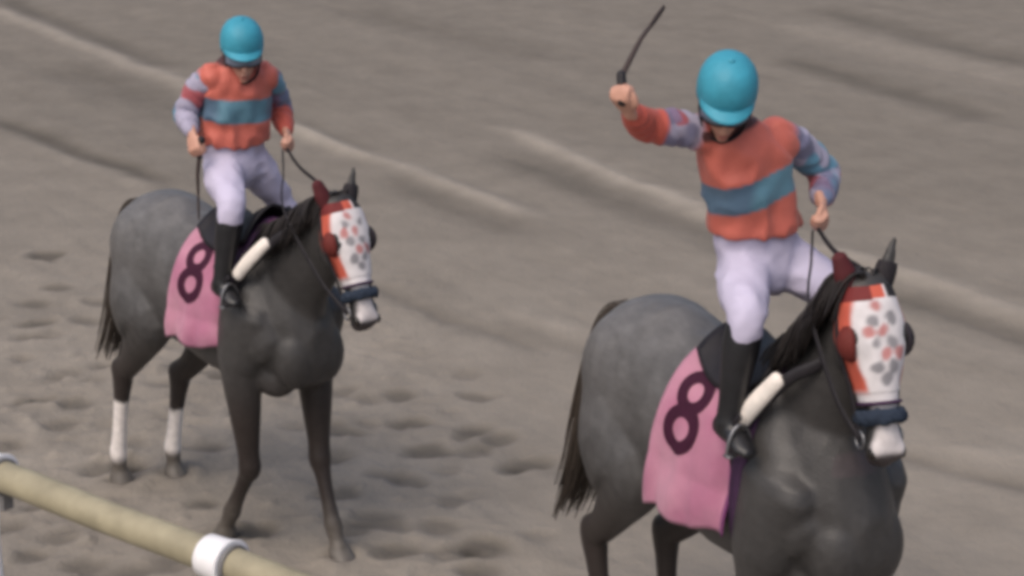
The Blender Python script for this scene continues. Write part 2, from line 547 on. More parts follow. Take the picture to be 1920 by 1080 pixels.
def cloth_profile(x, off, zmin):
    """polyline from the spine down the horse's right side, hanging free below the widest point"""
    R = trunk_ring(x, 200, off)
    half = R[50:101]            # top (90 deg) to the right side (180 deg)
    w = half[-1]
    low = np.array([[x, w[1] - .010 * u - .01 * math.sin(u * 3), w[2] + (zmin - w[2]) * u] for u in np.linspace(.08, 1, 14)])
    return np.concatenate([half, low])

def on_profile(prof, s):
    d = np.concatenate([[0], np.cumsum(np.linalg.norm(np.diff(prof, axis=0), axis=1))])
    return np.array([np.interp(s, d, prof[:, k]) for k in range(3)]).T, d[-1]

class Head:
    def __init__(h, poll, yaw, pitch, length):
        h.o = np.asarray(poll, float)
        y, p = rad(yaw), rad(pitch)
        f = V(math.cos(y), math.sin(y), 0)
        h.d = f * math.sin(p) - V(0, 0, 1) * math.cos(p)       # poll -> muzzle
        h.n = f * math.cos(p) + V(0, 0, 1) * math.sin(p)       # out of the forehead
        h.l = np.cross(h.n, h.d) * -1
        h.l = unit(np.cross(V(0, 0, 1), f))                    # towards the horse's left
        h.L = length
        S = [(-.10, .040, .02, .05), (-.04, .070, .045, .09), (.05, .088, .070, .13), (.18, .104, .082, .165), (.30, .104, .084, .180), (.42, .086, .080, .155),
             (.54, .068, .074, .110), (.66, .058, .068, .082), (.78, .053, .063, .070), (.88, .058, .058, .074), (.96, .052, .045, .068), (1.01, .034, .022, .05), (1.03, .015, .008, .03)]
        S = np.array(S) * V(1, .84, .9, .86)
        h.S = catmull(S, 120)
    def pt(h, a, b, c):
        return h.o + h.l * a + h.n * b + h.d * c * h.L
    def ring(h, t, n=28, off=0.0):
        w, f, b = [np.interp(t, h.S[:, 0], h.S[:, k]) for k in (1, 2, 3)]
        ph = np.arange(n) / n * 2 * math.pi
        c, s = np.cos(ph), np.sin(ph)
        x = np.sign(c) * np.abs(c) ** .92 * (w + off)
        y = np.where(s > 0, np.abs(s) ** .95 * (f + off), -np.abs(s) ** .95 * (b + off))
        # the jaw is narrower than the brow
        x = x * np.where(s < 0, 1 - .35 * np.abs(s) ** 2, 1)
        return h.o + x[:, None] * h.l + y[:, None] * h.n + h.d * t * h.L
    def local(h, P):
        q = P - h.o
        return q @ h.l, q @ h.n, (q @ h.d) / h.L

def leg_shapes(chain):
    P = np.array([c[:3] for c in chain]); r = np.array([(c[3], c[4]) for c in chain])
    return [tube(P, r, side=(1, 0, 0), n=18, m=6 * (len(P) - 1) + 1)]

def foreleg(sy, elbow, knee, fet, hoof):
    e, k, f, h = [np.asarray(a, float) for a in (elbow, knee, fet, hoof)]
    up = k + (e - k) * .55
    bk = k + (f - k) * .20
    mid = k + (f - k) * .55
    pas = f + (h - f) * .45
    cor = f + (h - f) * .68
    sh = []
    sh += leg_shapes([(e[0] + .06, e[1], e[2] + .30, .15, .085), (e[0] + .01, e[1], e[2] + .08, .125, .090), (*e, .105, .082), (*up, .078, .064), (*(k + (e - k) * .18), .054, .048),
                      (*k, .055, .050), (*bk, .041, .038), (*mid, .036, .031), (*(f + (k - f) * .12), .040, .034), (*f, .046, .040), (*pas, .036, .034), (*cor, .046, .043)])
    sh += hoof_shape(cor, h)
    return sh

def hoof_shape(cor, h):
    R = []
    n = 18
    for u, r in ((0, .046), (.35, .052), (1, .062)):
        c = cor + (np.asarray(h) - cor) * u
        c = V(c[0] + .01 * u, c[1], c[2])
        ph = np.arange(n) / n * 2 * math.pi
        R.append(np.stack([c[0] + np.cos(ph) * r * 1.12, c[1] + np.sin(ph) * r, np.full(n, c[2])], -1))
    return [rings(np.array(R))]

def hindleg(sy, stifle, hock, fet, hoof):
    s, k, f, h = [np.asarray(a, float) for a in (stifle, hock, fet, hoof)]
    sh = []
    sh += leg_shapes([(-.42, sy * .11, 1.30, .18, .10), (-.42, sy * .13, 1.12, .215, .110), ((s[0] - .40) * .5 - .02, s[1] * .97, (s[2] + 1.02) * .5, .20, .110),
                      (*(s + V(-.04, 0, -.02)), .155, .098), (*(s + (k - s) * .42), .100, .072), (*(s + (k - s) * .75), .066, .050), (*(k + V(-.01, 0, .03)), .066, .048)])
    bk = k + (f - k) * .22
    pas = f + (h - f) * .45
    cor = f + (h - f) * .68
    sh += leg_shapes([(*(k + V(-.005, 0, .05)), .062, .047), (*k, .060, .046), (*bk, .046, .038), (*(k + (f - k) * .55), .040, .033), (*(f + (k - f) * .12), .042, .036),
                      (*f, .047, .041), (*pas, .037, .035), (*cor, .047, .044)])
    sh += [ellipsoid(k + V(-.05, 0, .035), [(.025, 0, 0), (0, .024, 0), (0, 0, .045)])]
    sh += hoof_shape(cor, h)
    return sh

def locks(strands, n=5):
    """each strand: (points, radius, flat direction)"""
    out = []
    for P, r, side in strands:
        k = len(P)
        rr = np.stack([r * np.linspace(1, .25, k) * np.array([.7] + [1] * (k - 1)), .45 * r * np.linspace(1, .25, k)], -1)
        out.append(tube(P, rr, side=side, n=n, m=2 * k, round_ends=False))
    return join(out)

def build_horse(F, cfg):
    head = Head(cfg['poll'], cfg['yaw'], cfg['pitch'], cfg['hlen'])
    sh = []
    sh.append(rings(np.array([trunk_ring(x) for x in np.linspace(TR[0, 0], .71, 40)])))
    # neck
    N = np.array(cfg['neck'])          # x, y, z, half depth, half width, tilt (deg of the section axis)
    NF = catmull(N, 24)
    R = []
    ph = np.arange(30) / 30 * 2 * math.pi
    for i, q in enumerate(NF):
        a = rad(q[5])
        u = V(-math.sin(a), 0, math.cos(a))     # towards the crest
        s = np.sin(ph)
        wid = q[4] * np.where(s > 0, 1 - .55 * s ** 2, 1 - .2 * s ** 2)
        R.append(q[:3] + np.sin(ph)[:, None] * u * q[3] + (np.cos(ph) * wid)[:, None] * V(0, 1, 0))
    sh.append(rings(np.array(R)))
    # head with brow, cheek, nostril and lip forms
    sh.append(rings(np.array([head.ring(t) for t in np.linspace(-.10, 1.03, 44)])))
    for s in (-1, 1):
        sh.append(ellipsoid(head.pt(s * .070, .032, .27), [head.l * .024, head.n * .035, head.d * .045]))
        sh.append(ellipsoid(head.pt(s * .033, .018, .93), [head.l * .024, head.n * .030, head.d * .035]))
        sh.append(ellipsoid(head.pt(s * .052, -.072, .30), [head.l * .030, head.n * .075, head.d * .09]))
        b = head.pt(s * .048, -.01, .0)
        e = unit(-head.d * .9 + head.n * .15 + head.l * s * .30)
        sh.append(tube([b, b + e * .045, b + e * .095, b + e * (.10 if s < 0 else .15)], [[.026, .020], [.030, .022], [.021, .016], [.011, .010]], side=head.l, n=12))
    sh.append(ellipsoid(head.pt(0, -.045, .95), [head.l * .04, head.n * .03, head.d * .04]))
    # shoulder, chest and haunch muscle
    for s in (-1, 1):
        sh.append(tube([V(.30, s * .11, 1.38), V(.42, s * .145, 1.18), V(.52, s * .135, 1.02)], [[.10, .07], [.13, .085], [.12, .09]], side=(1, 0, 0), n=16))
        sh.append(ellipsoid(V(.615, s * .078, .98), [V(.095, 0, 0), V(0, .092, 0), V(0, 0, .14)]))
        sh.append(ellipsoid(V(.50, s * .09, .87), [V(.11, 0, 0), V(0, .08, 0), V(0, 0, .09)]))
        sh.append(ellipsoid(V(-.48, s * .105, 1.20), [V(.18, 0, 0), V(0, .115, 0), V(0, 0, .24)]))
    sh += foreleg(-1, *cfg['rf']) + foreleg(1, *cfg['lf']) + hindleg(-1, *cfg['rh']) + hindleg(1, *cfg['lh'])
    me = union('horse_body', sh, 0.0105, 7)
    P = get_co(me)
    N = get_no(me)
    big = sstep(.70, .90, P[:, 2]) * (P[:, 2] < cfg['poll'][2] - .12)
    P = P + N * (big * (.005 * vnoise(P * V(1, 1, .7), 8, 38) + .0025 * (1 - 2 * np.abs(vnoise(P * V(1, 1, .45), 15, 39)))))[:, None]
    set_co(me, P)
    x, y, z = P.T
    # ---- coat: iron grey, paler over croup and back, dark points, white hind socks, pale muzzle
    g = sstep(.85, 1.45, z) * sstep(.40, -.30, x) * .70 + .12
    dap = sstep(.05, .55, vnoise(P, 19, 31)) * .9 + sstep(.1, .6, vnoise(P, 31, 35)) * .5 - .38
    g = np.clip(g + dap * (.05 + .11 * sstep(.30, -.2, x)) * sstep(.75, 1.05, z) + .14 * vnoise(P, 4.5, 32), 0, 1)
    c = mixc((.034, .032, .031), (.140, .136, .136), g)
    c = mixc(c, (.030, .028, .028), sstep(.30, .55, x) * (.35 + .4 * vnoise(P, 5, 37)) * sstep(.8, 1.0, z))
    legd = sstep(.98, .62, z)
    c = mixc(c, (.028, .021, .019), legd * .9)
    c = mixc(c, (.125, .11, .095), sstep(.30, .06, z + .03 * vnoise(P, 18, 34)) * .75)
    for key, top, s in (('rh', cfg['sock'][0], -1), ('lh', cfg['sock'][1], 1)):
        near = (y * s > 0) & (x < -.05)
        w = sstep(top + .012, top - .012, z + .01 * vnoise(P, 40, 33)) * sstep(.10, .15, z) * near
        c = mixc(c, (.74, .69, .66), w)
    c = mixc(c, (.11, .098, .086), sstep(.062, .045, z))
    a, b, t = head.local(P)
    inhead = (t > -.15) & (t < 1.1) & (b > -.22) & (b < .14) & (np.abs(a) < .14)
    white = inhead * sstep(.016, .040, b + .014 * vnoise(P, 25, 36)) * sstep(.60, .66, t) * sstep(.985, .93, t)
    c = mixc(c, (.55, .51, .51), white)
    c = mixc(c, (.05, .04, .042), inhead * sstep(.945, .98, t))
    set_col(me, c)
    root = thing('horse', cfg['label'], 'horse', F, (0, 0, 0), 'grey racehorses on the dirt track')
    part('body', me, 'coat', root)
    for s in (-1, 1):
        part('eye', mesh_np('eye', *ellipsoid(head.pt(s * .081, .036, .27), [head.l * .016, head.n * .022, head.d * .022])), 'eye', root)
        nos = ellipsoid(head.pt(s * .048, .024, .945), [head.l * .010, head.n * .015, head.d * .020])
        part('nostril', mesh_np('nostril', *nos), 'eye', root)
    # ---- mane: locks along the crest that fall to the right side
    hr = np.random.default_rng(cfg['seed'])
    crest = []
    for q in NF:
        an = rad(q[5])
        crest.append(q[:3] + V(-math.sin(an), 0, math.cos(an)) * (q[3] - .012))
    crest = np.array(crest)[3:]
    crest = np.concatenate([crest, [head.pt(0, .03, -.06)]])
    cf = catmull(crest, 150)
    st = []
    for i in range(620):
        u = hr.uniform(0, 1)
        p = cf[int(u * 149)] + V(0, hr.normal(0, .012), 0)
        side = -1 if hr.random() < .72 else 1
        L = hr.uniform(.09, .17) * (.45 + .65 * math.sin(min(u + .05, 1) * 2.6))
        dr = hr.normal(0, .012)
        bk = V(-.25 * L + dr, 0, 0)
        pts = [p - V(0, 0, .015), p + V(-.004, side * .018, .022), p + V(-.01, side * .055, .005) + bk * .3, p + V(-.012, side * (.075 + L * .08), -L * .45) + bk * .6,
               p + V(-.01, side * (.088 + L * .14), -L * .95) + bk]
        st.append((pts, hr.uniform(.0045, .009), (1, 0, 0)))
    part('mane', mesh_np('mane', *locks(st)), 'hair', root)
    # ---- tail
    T = catmull(np.array(cfg['tail']), 9)
    st = []
    for i in range(700):
        k = hr.uniform(.55, 1.0)
        off = np.clip(V(*hr.normal(0, 1, 3)), -1.6, 1.6) * V(.6, 1, .5)
        pts = []
        m = 7
        for j in range(m):
            u = j / (m - 1) * k
            c0 = np.array([np.interp(u, np.linspace(0, 1, 9), T[:, q]) for q in range(3)])
            spread = 0.012 + .055 * math.sin(min(u * 1.25, 1) * math.pi * .62)
            pts.append(c0 + off * spread * .75)
        st.append((np.array(pts), hr.uniform(.0045, .0085), (0, 1, 0)))
    part('tail', mesh_np('tail', *locks(st)), 'tail', root)
    return head

# ------------------------------------------------------------------ tack
def build_tack(F, cfg, head):
    # ---- pink saddle cloth with the number 8 on both sides
    x0, x1 = cfg['cloth']
    root = thing('saddle_cloth', cfg['cloth_label'], 'saddle cloth', F, (0.2, 0, 1.0), 'pink number cloths')
    off = 0.020
    rows = []
    cols = 44
    for i in range(26):
        u = i / 25
        x = x0 + (x1 - x0) * u
        prof = cloth_profile(x, off, cfg['cloth_z'] + .025 * (u - .5) + .012 * math.sin(u * 9))
        _, L = on_profile(prof, 0)
        s = np.linspace(0, L, cols)
        right = on_profile(prof, s)[0]
        rip = .011 * np.sin(u * 8 + s * 7) * sstep(.30, .62, s) + .008 * np.sin(u * 17 + s * 3) * sstep(.36, .6, s) + .003 * np.sin(u * 31 - s * 9) * sstep(.2, .5, s)
        right[:, 1] -= rip
        right[:, 0] += -.07 * (s / L) * (1 - .0 * u) + .02
        left = right[1:][::-1] * V(1, -1, 1)
        rows.append(np.concatenate([left, right]))
    G = np.array(rows)
    v, f = shell_grid(G, .006)
    # keep the thickness outside the horse
    if np.mean(v[len(v) // 2:][:, 2] - v[:len(v) // 2][:, 2]) < 0 or (v[len(v) // 2 + 70][1] > v[70][1]):
        v, f = shell_grid(G[::-1], .006)
    col = np.tile(np.array([.39, .150, .235]), (len(v), 1))
    col = mixc(col, (.49, .245, .32), np.clip(.5 + .8 * vnoise(v, 7, 51) + .5 * vnoise(v, 17, 52), 0, 1) * .8)
    edge = np.zeros((26, 2 * cols - 1)); edge[-2:, :] = 1
    col = mixc(col, (.16, .04, .13), np.tile(edge.ravel(), 2)[:len(v)] if not np.allclose(v[0], G[-1, 0]) else np.tile(edge[::-1].ravel(), 2))
    cl = part('cloth', mesh_np('cloth', v, f, col), 'cloth', root)
    def at(a, s):
        u = (a - x0) / (x1 - x0)
        prof = cloth_profile(a, off + .0085, cfg['cloth_z'] + .025 * (u - .5) + .012 * math.sin(u * 9))
        _, L = on_profile(prof, 0)
        p = on_profile(prof, np.array([s]))[0][0]
        rip = .011 * math.sin(u * 8 + s * 7) * sstep(.30, .62, s) + .008 * math.sin(u * 17 + s * 3) * sstep(.36, .6, s) + .003 * math.sin(u * 31 - s * 9) * sstep(.2, .5, s)
        return p + V(-.07 * s / L + .02, -rip, 0)
    cx, s0 = cfg['num']
    for side in (-1, 1):
        S = []
        for cs, ra, rb in ((s0 - .064, .056, .056), (s0 + .064, .062, .062)):
            rr = []
            for k in range(40):
                an = k / 40 * 2 * math.pi
                q = []
                for w, dz in ((-.022, 0), (.022, 0), (.022, .0015), (-.022, .0015)):
                    p = at(cx + (ra + w) * math.cos(an) * .98, cs + (rb + w) * math.sin(an))
                    p = p + V(0, -dz, dz * .4)
                    q.append(p * V(1, 1 if side < 0 else -1, 1))
                rr.append(q)
            R = np.array(rr + rr[:1])
            S.append(rings(R, cap=False))
        part('number', mesh_np('number', *join(S), smooth=False), 'number', root, 'dark maroon number 8')
    # ---- light racing saddle, girth, stirrups, white fleece shoulder pad
    sroot = thing('racing_saddle', cfg['saddle_label'], 'saddle', F, (0.15, 0, 1.45), 'racing saddles')
    rows = []
    for i in range(16):
        u = i / 15
        x = x0 + .05 + (.36) * u
        prof = cloth_profile(x, off + .014 + .020 * (1 - math.sin(u * math.pi)) ** 2, 1.0)
        w = .15 + .07 * math.sin(u * 2.6)
        s = np.linspace(0, w, 10)
        r = on_profile(prof, s)[0]
        r[:, 2] += .03 * (1 - math.sin(u * math.pi)) * np.linspace(1, 0, 10)
        rows.append(np.concatenate([r[1:][::-1] * V(1, -1, 1), r]))
    G = np.array(rows)
    v, f = shell_grid(G, .012)
    if v[len(v) // 2 + 9][2] < v[9][2]:
        v, f = shell_grid(G[::-1], .012)
    part('seat', mesh_np('seat', v, f), 'strap', sroot)
    gx = cfg['girth']
    gp = []
    for a in np.linspace(.12, 1, 26):
        R = trunk_ring(gx, 200, .026)
        i = (50 + a * 200) % 200
        gp.append(R[int(i) % 200])
    R = trunk_ring(gx, 80, .030)
    R2 = trunk_ring(gx + .055, 80, .030)
    ri = trunk_ring(gx, 80, .022); ri2 = trunk_ring(gx + .055, 80, .022)
    v, f = rings(np.array([ri, R, R2, ri2, ri]), cap=False)
    part('girth', mesh_np('girth', v, f), 'girth', sroot)
    for s in (-1, 1):
        an = np.asarray(cfg['stir'][0 if s < 0 else 1], float)
        top = V(gx - .06, s * .235, 1.36)
        part('stirrup_leather', mesh_np('stirrup_leather', *tube([top, (top + an) * .5 + V(0, s * .02, 0), an + V(0, 0, .10)], [[.012, .004]] * 3, side=(1, 0, 0), n=8)), 'strap', sroot)
        pts = []
        for k in range(17):
            q = math.pi * k / 16
            pts.append(an + V(.0, s * .046 * math.cos(q), .09 * math.sin(q) - .02))
        st1 = tube(pts, .006, n=8)
        st2 = tube([an + V(0, -.048, -.022), an + V(0, .048, -.022)], [[.018, .006]] * 2, side=(1, 0, 0), n=8)
        part('stirrup', mesh_np('stirrup', *join([st1, st2])), 'steel', sroot)
    pa, pb = [np.asarray(q, float) for q in cfg['pad']]
    mid = (pa + pb) * .5 + V(0, -.008, 0)
    d = unit(pb - pa)
    # black neck strap that carries the white fleece pad and runs down to the girth
    strap = [V(gx + .02, -.225, 1.12), pb + V(-.02, .004, -.05), mid + V(.012, .008, -.012), pa + V(.03, .02, .01), V(pa[0] + .10, -.10, pa[2] + .07), V(pa[0] + .08, 0, pa[2] + .12)]
    full = strap + [q * V(1, -1, 1) for q in strap[::-1][1:]]
    br = part('neck_strap', mesh_np('neck_strap', *tube(full, [[.020, .008]] * len(full), side=(0, 0, 1), n=10, m=90)), 'strap', sroot)
    part('fleece_pad', mesh_np('fleece_pad', *tube([pa, mid, pb], [[.026, .018], [.030, .022], [.028, .020]], side=np.cross(d, V(0, 1, 0)), n=16)), 'pad', br, 'white fleece pad on the shoulder strap')
    return root

def build_hood(F, cfg, head):
    root = thing('blinker_hood', cfg['hood_label'], 'hood', F, head.pt(0, 0, .6), 'blinker hoods')
    ts = np.linspace(-.02, .66, 70)
    n = 72
    R = []
    for t in ts:
        R.append(head.ring(t, n, .009 - .003 * (t > .6)))
    R = np.array(R)
    v, f = rings(R, cap=False)
    a, b, t = head.local(v)
    orange, white, grey, red = V(.47, .095, .060), V(.60, .57, .58), V(.15, .145, .16), V(.13, .020, .020)
    c = np.tile(white, (len(v), 1))
    side = sstep(.058, .066, np.abs(a) + .10 * (b < .0)) * (t < .64)
    c = mixc(c, orange, sstep(.052, .036, b + .006 * vnoise(v, 30, 42)))
    c = mixc(c, white, sstep(.56, .62, t))
    # patchwork of grey and dull red squares over the white face
    face = sstep(.015, .03, b)
    for q, (tr, ar, cc_) in enumerate([(.10, -.018, 1), (.17, .030, 0), (.17, -.030, 0), (.24, .0, 1), (.31, .026, 0), (.31, -.028, 0), (.24, -.045, 1), (.38, .002, 1), (.45, -.026, 0), (.45, .024, 0), (.52, .0, 0), (.38, .045, 1)]):
        dd = np.hypot((t - tr) / .040, (a - ar) / .018) + .45 * vnoise(v, 42, 41 + q)
        c = mixc(c, (grey, V(.42, .11, .10))[cc_], sstep(1.25, .55, dd) * face * (.8, .8)[cc_])
    c = mixc(c, orange, (np.abs(a) < .020) * (t < .05) * (b > 0))
    c = mixc(c, red, (a < -.020) * (t < .06) * 1.0)
    c = mixc(c, V(.02, .018, .02), (a > .025) * (t < .05) * 1.0)
    # holes in the cloth are left where the eyes sit: the cups cover them
    c = c * (1 + .10 * vnoise(v, 33, 60))[:, None]
    me = mesh_np('hood_cloth', v, f, c)
    set_co(me, v + get_no(me) * (.0035 * vnoise(v * V(1, 1, .5), 30, 59))[:, None])
    part('hood_cloth', me, 'hood', root)
    rb = head.ring(.655, 40, .010)
    rb = np.concatenate([rb, rb[:1]])
    part('hem_binding', mesh_np('hem_binding', *tube(rb, .0055, n=8, m=120, round_ends=False)), 'girth', root)
    for s, mcol in ((-1, V(.075, .014, .017)), (1, V(.02, .017, .02))):
        # ear cover
        bp = head.pt(s * .048, -.01, .0)
        e = unit(-head.d * .9 + head.n * .15 + head.l * s * .30)
        me = mesh_np('ear_cover', *tube([bp - e * .01, bp + e * .05, bp + e * .08, bp + e * (.105 if s < 0 else .075)], [[.030, .027], [.034, .027], [.029, .023], [.024, .019]], side=head.l, n=16))
        set_col(me, np.tile(mcol, (len(me.vertices), 1)))
        part('ear_cover', me, 'hood', root, 'dark red ear cover' if s < 0 else 'black ear cover')
        # half-open cup behind the eye
        cc = head.pt(s * .074, .022, .30)
        G = []
        for i in range(9):
            th = rad(-80 + 160 * i / 8)
            row = []
            for j in range(11):
                ph = rad(-10 + 178 * j / 10)
                row.append(cc + head.d * .056 * math.sin(th) + math.cos(th) * (head.n * -.044 * math.cos(ph) + head.l * s * .045 * math.sin(ph)))
            G.append(row)
        G = np.array(G)
        vv, ff = shell_grid(G if s > 0 else G[:, ::-1], .004)
        cup = V(.12, .020, .016) if s < 0 else V(.025, .02, .025)
        me = mesh_np('blinker_cup', vv, ff, np.tile(cup, (len(vv), 1)))
        part('blinker_cup', me, 'hood', root, 'dark red blinker cup' if s < 0 else 'black blinker cup')

def build_bridle(F, cfg, head, hands):
    root = thing('bridle', cfg['bridle_label'], 'bridle', F, head.pt(0, 0, .9), 'racing bridles')
    t = .735
    r = head.ring(t, 40, .013)
    r = np.concatenate([r, r[:1]])
    hr = np.random.default_rng(5)
    v, f = tube(r, [[.023, .017]] * len(r), side=head.d, n=14, m=160, round_ends=False)
    ctr = head.pt(0, 0, t)
    v = v + np.stack([vnoise(v, 70, 61 + k) for k in range(3)], -1) * .005
    part('noseband', mesh_np('noseband', v, f), 'fleece', root, 'thick dark blue fleece noseband')
    bits = []
    for s in (-1, 1):
        bc = head.pt(s * .060, -.020, .86)
        bits.append(bc)
        pts = [bc + .026 * (math.cos(q) * head.n + math.sin(q) * head.d) for q in np.linspace(0, 2 * math.pi, 17)]
        part('bit_ring', mesh_np('bit_ring', *tube(pts, .005, n=8, m=34, round_ends=False)), 'steel', root)
        cheek = [head.pt(s * .086, -.02, .05), head.pt(s * .101, -.02, .30), head.pt(s * .077, -.02, .55), bc]
        part('cheekpiece', mesh_np('cheekpiece', *tube(cheek, [[.011, .004]] * 4, side=head.n, n=8)), 'strap', root)
        # rein
        h = hands[0 if s < 0 else 1]
        nk = cfg['rein_mid'][0 if s < 0 else 1]
        pts = [bc, bc * .62 + np.asarray(nk) * .38 + V(0, s * .02, -.015), np.asarray(nk, float), np.asarray(nk) * .3 + np.asarray(h) * .7 + V(0, 0, -.02), np.asarray(h, float)]
        part('rein', mesh_np('rein', *tube(pts, [[.010, .004]] * 5, side=(0, 0, 1), n=8, m=40)), 'strap', root)

# ================================================================== JOCKEY
def hand_shapes(wrist, dr, back, curl, thumb):
    """palm + five fingers. dr: forearm direction, back: out of the back of the hand, thumb: side of the thumb"""
    HS = .86
    d = unit(dr); b = unit(np.asarray(back, float) - d * (np.asarray(back, float) @ d)); s = unit(np.asarray(thumb, float) - d * (np.asarray(thumb, float) @ d) - b * (np.asarray(thumb, float) @ b))
    w = np.asarray(wrist, float)
    d, b, s = d * HS, b * HS, s * HS
    sh = [tube([w - d * .03, w, w + d * .045, w + d * .085], np.array([[.026, .020], [.028, .018], [.040, .016], [.040, .014]]) * HS, side=s, n=14)]
    L = (.070, .078, .073, .058)
    for k in range(4):
        o = w + d * .085 + s * (.030 - .020 * k)
        a = 0
        p = o.copy()
        pts = [p - d * .02]
        pts.append(p)
        for j, seg in enumerate((.45, .32, .23)):
            a += rad(curl) * (.75, 1.0, .8)[j]
            p = p + (d * math.cos(a) - b * math.sin(a)) * L[k] * seg
            pts.append(p)
        sh.append(tube(pts, np.array([.0095, .0095, .009, .0085, .0075]) * HS, n=8))
    o = w + d * .030 + s * .030
    sh.append(tube([o - s * .012, o + s * .014 + d * .018 - b * .008, o + s * .012 + d * .044 - b * .024, o + d * .060 - b * .036], np.array([.013, .0125, .011, .0085]) * HS, n=8))
    return sh

def build_jockey(F, c):
    root = thing('person', c['label'], 'person', F, c['pelvis'] - V(0, 0, .1), 'jockeys in orange silks')
    pel, chest = c['pelvis'], c['chest']
    shR, shL = c['shR'], c['shL']
    elR, elL, haR, haL = c['elR'], c['elL'], c['haR'], c['haL']
    hipR, hipL, knR, knL, anR, anL = c['hipR'], c['hipL'], c['knR'], c['knL'], c['anR'], c['anL']
    lt = unit(shL - shR)                       # towards the rider's left
    upv = unit(chest - pel)
    fw = unit(np.cross(lt, upv))
    lp = unit(hipL - hipR)
    # ---- head frame
    hy, hp, hrl = rad(c['hyaw']), rad(c['hpitch']), rad(c.get('hroll', 0))
    hf = V(math.cos(hy), math.sin(hy), 0)
    f = hf * math.cos(hp) - V(0, 0, 1) * math.sin(hp)
    u = hf * math.sin(hp) + V(0, 0, 1) * math.cos(hp)
    l = np.cross(u, f)
    u, l = u * math.cos(hrl) + l * math.sin(hrl), l * math.cos(hrl) - u * math.sin(hrl)
    hc = c['head']                             # centre of the skull
    HK, K = .84, .87
    def H(a, b, z):
        return hc + (l * a + f * b + u * z) * HK
    body = []
    body.append(ellipsoid(H(0, -.005, .035), [l * .076 * HK, f * .096 * HK, u * .090 * HK], 20, 14))
    body.append(tube([H(0, .022, .01), H(0, .040, -.050), H(0, .052, -.105)], np.array([[.070, .066], [.058, .052], [.030, .028]]) * HK, side=l, n=16))
    body.append(tube([H(0, .090, .010), H(0, .106, -.020), H(0, .114, -.038)], np.array([[.011, .012], [.013, .012], [.018, .013]]) * HK, side=l, n=10))
    body.append(ellipsoid(H(0, .088, -.070), [l * .026 * HK, f * .012 * HK, u * .006 * HK]))
    body.append(ellipsoid(H(0, .086, -.083), [l * .022 * HK, f * .012 * HK, u * .007 * HK]))
    body.append(ellipsoid(H(0, .076, -.108), [l * .022 * HK, f * .018 * HK, u * .014 * HK]))
    for s in (-1, 1):
        body.append(ellipsoid(H(s * .032, .086, .030), [l * .026 * HK, f * .010 * HK, u * .007 * HK]))
        body.append(ellipsoid(H(s * .040, .070, -.022), [l * .022 * HK, f * .018 * HK, u * .018 * HK]))
        body.append(ellipsoid(H(s * .079, -.005, -.010), [l * .009 * HK, f * .020 * HK, u * .032 * HK]))
    neck = [H(0, -.015, -.05), H(0, -.02, -.10), chest + upv * .05, chest - upv * .03]
    body.append(tube(neck, [.044, .044, .048, .06], n=16))
    body.append(tube([pel, pel * .5 + chest * .5, chest - upv * .05], np.array([[.12, .09], [.12, .09], [.13, .08]]) * K, side=lt, n=18))
    for sh_, el, ha, sd_ in ((shR, elR, haR, -1), (shL, elL, haL, 1)):
        dv = unit(ha - el)
        body.append(tube([chest - upv * .04, sh_ - upv * .02, el, el * .4 + ha * .6, ha - dv * .0], np.array([.05, .046, .036, .031, .024]) * K, n=12))
        k = 'R' if sd_ < 0 else 'L'
        body += hand_shapes(ha, c['hd' + k], c['hb' + k], c['curl' + k], c['th' + k])
    for hi, kn, an in ((hipR, knR, anR), (hipL, knL, anL)):
        body.append(tube([hi, hi * .5 + kn * .5, kn, kn * .5 + an * .5, an], np.array([.075, .062, .046, .042, .032]) * K, n=12))
    me = union('jockey_body', body, 0.0055, 3)
    P = get_co(me)
    q = P - hc
    a, b, z = q @ l, q @ f, q @ u
    col = np.tile(V(.50, .27, .20), (len(P), 1))
    lips = (np.abs(z + .076) < .013) * (np.abs(a) < .026) * (b > .07)
    col = mixc(col, (.36, .13, .11), lips * 1.0)
    col = mixc(col, (.30, .16, .115), sstep(-.06, -.10, z) * (np.linalg.norm(q, axis=1) < .2) * .5)
    brow = (np.abs(z - .034) < .007) * (np.abs(np.abs(a) - .032) < .02) * (b > .07)
    col = mixc(col, (.05, .03, .02), brow * 1.0)
    set_col(me, col)
    bd = part('body', me, 'skin', root)
    for s in (-1, 1):
        part('eye', mesh_np('eye', *ellipsoid(H(s * .032, .084, .006), [l * .013 * HK, f * .008 * HK, u * .007 * HK])), 'eye', root)
    # ---- hair showing under the helmet
    hair = [ellipsoid(H(0, -.045, -.01), [l * .083 * HK, f * .060 * HK, u * .075 * HK])]
    for s in (-1, 1):
        hair.append(tube([H(s * .080, .012, .03), H(s * .083, .012, -.03), H(s * .077, .018, -.055)], [[.012, .02], [.010, .018], [.006, .01]], side=l, n=10))
    part('hair', union('hair', hair, .006, 3), 'hair', root)
    # ---- helmet: shell, peak, button, chin strap
    R = []
    n = 40
    ph = np.arange(n) / n * 2 * math.pi
    for k, (zz, rr) in enumerate([(-.012, 1.0), (-.016, 1.02), (.0, 1.04), (.03, 1.045), (.06, 1.02), (.09, .93), (.115, .78), (.133, .58), (.144, .34), (.149, .10)]):
        dip = .020 * np.cos(ph - math.pi / 2) if k < 3 else 0      # the rim is higher over the brow
        R.append(np.array([H(.104 * rr * math.cos(p), -.004 + .122 * rr * math.sin(p), .042 + zz * 1.0 + (0 if np.isscalar(dip) else dip[i] * (1 if k < 3 else 0))) for i, p in enumerate(ph)]))
    hm = part('helmet', mesh_np('helmet', *rings(np.array(R))), 'helmet', root, 'turquoise silk covered riding helmet')
    G = []
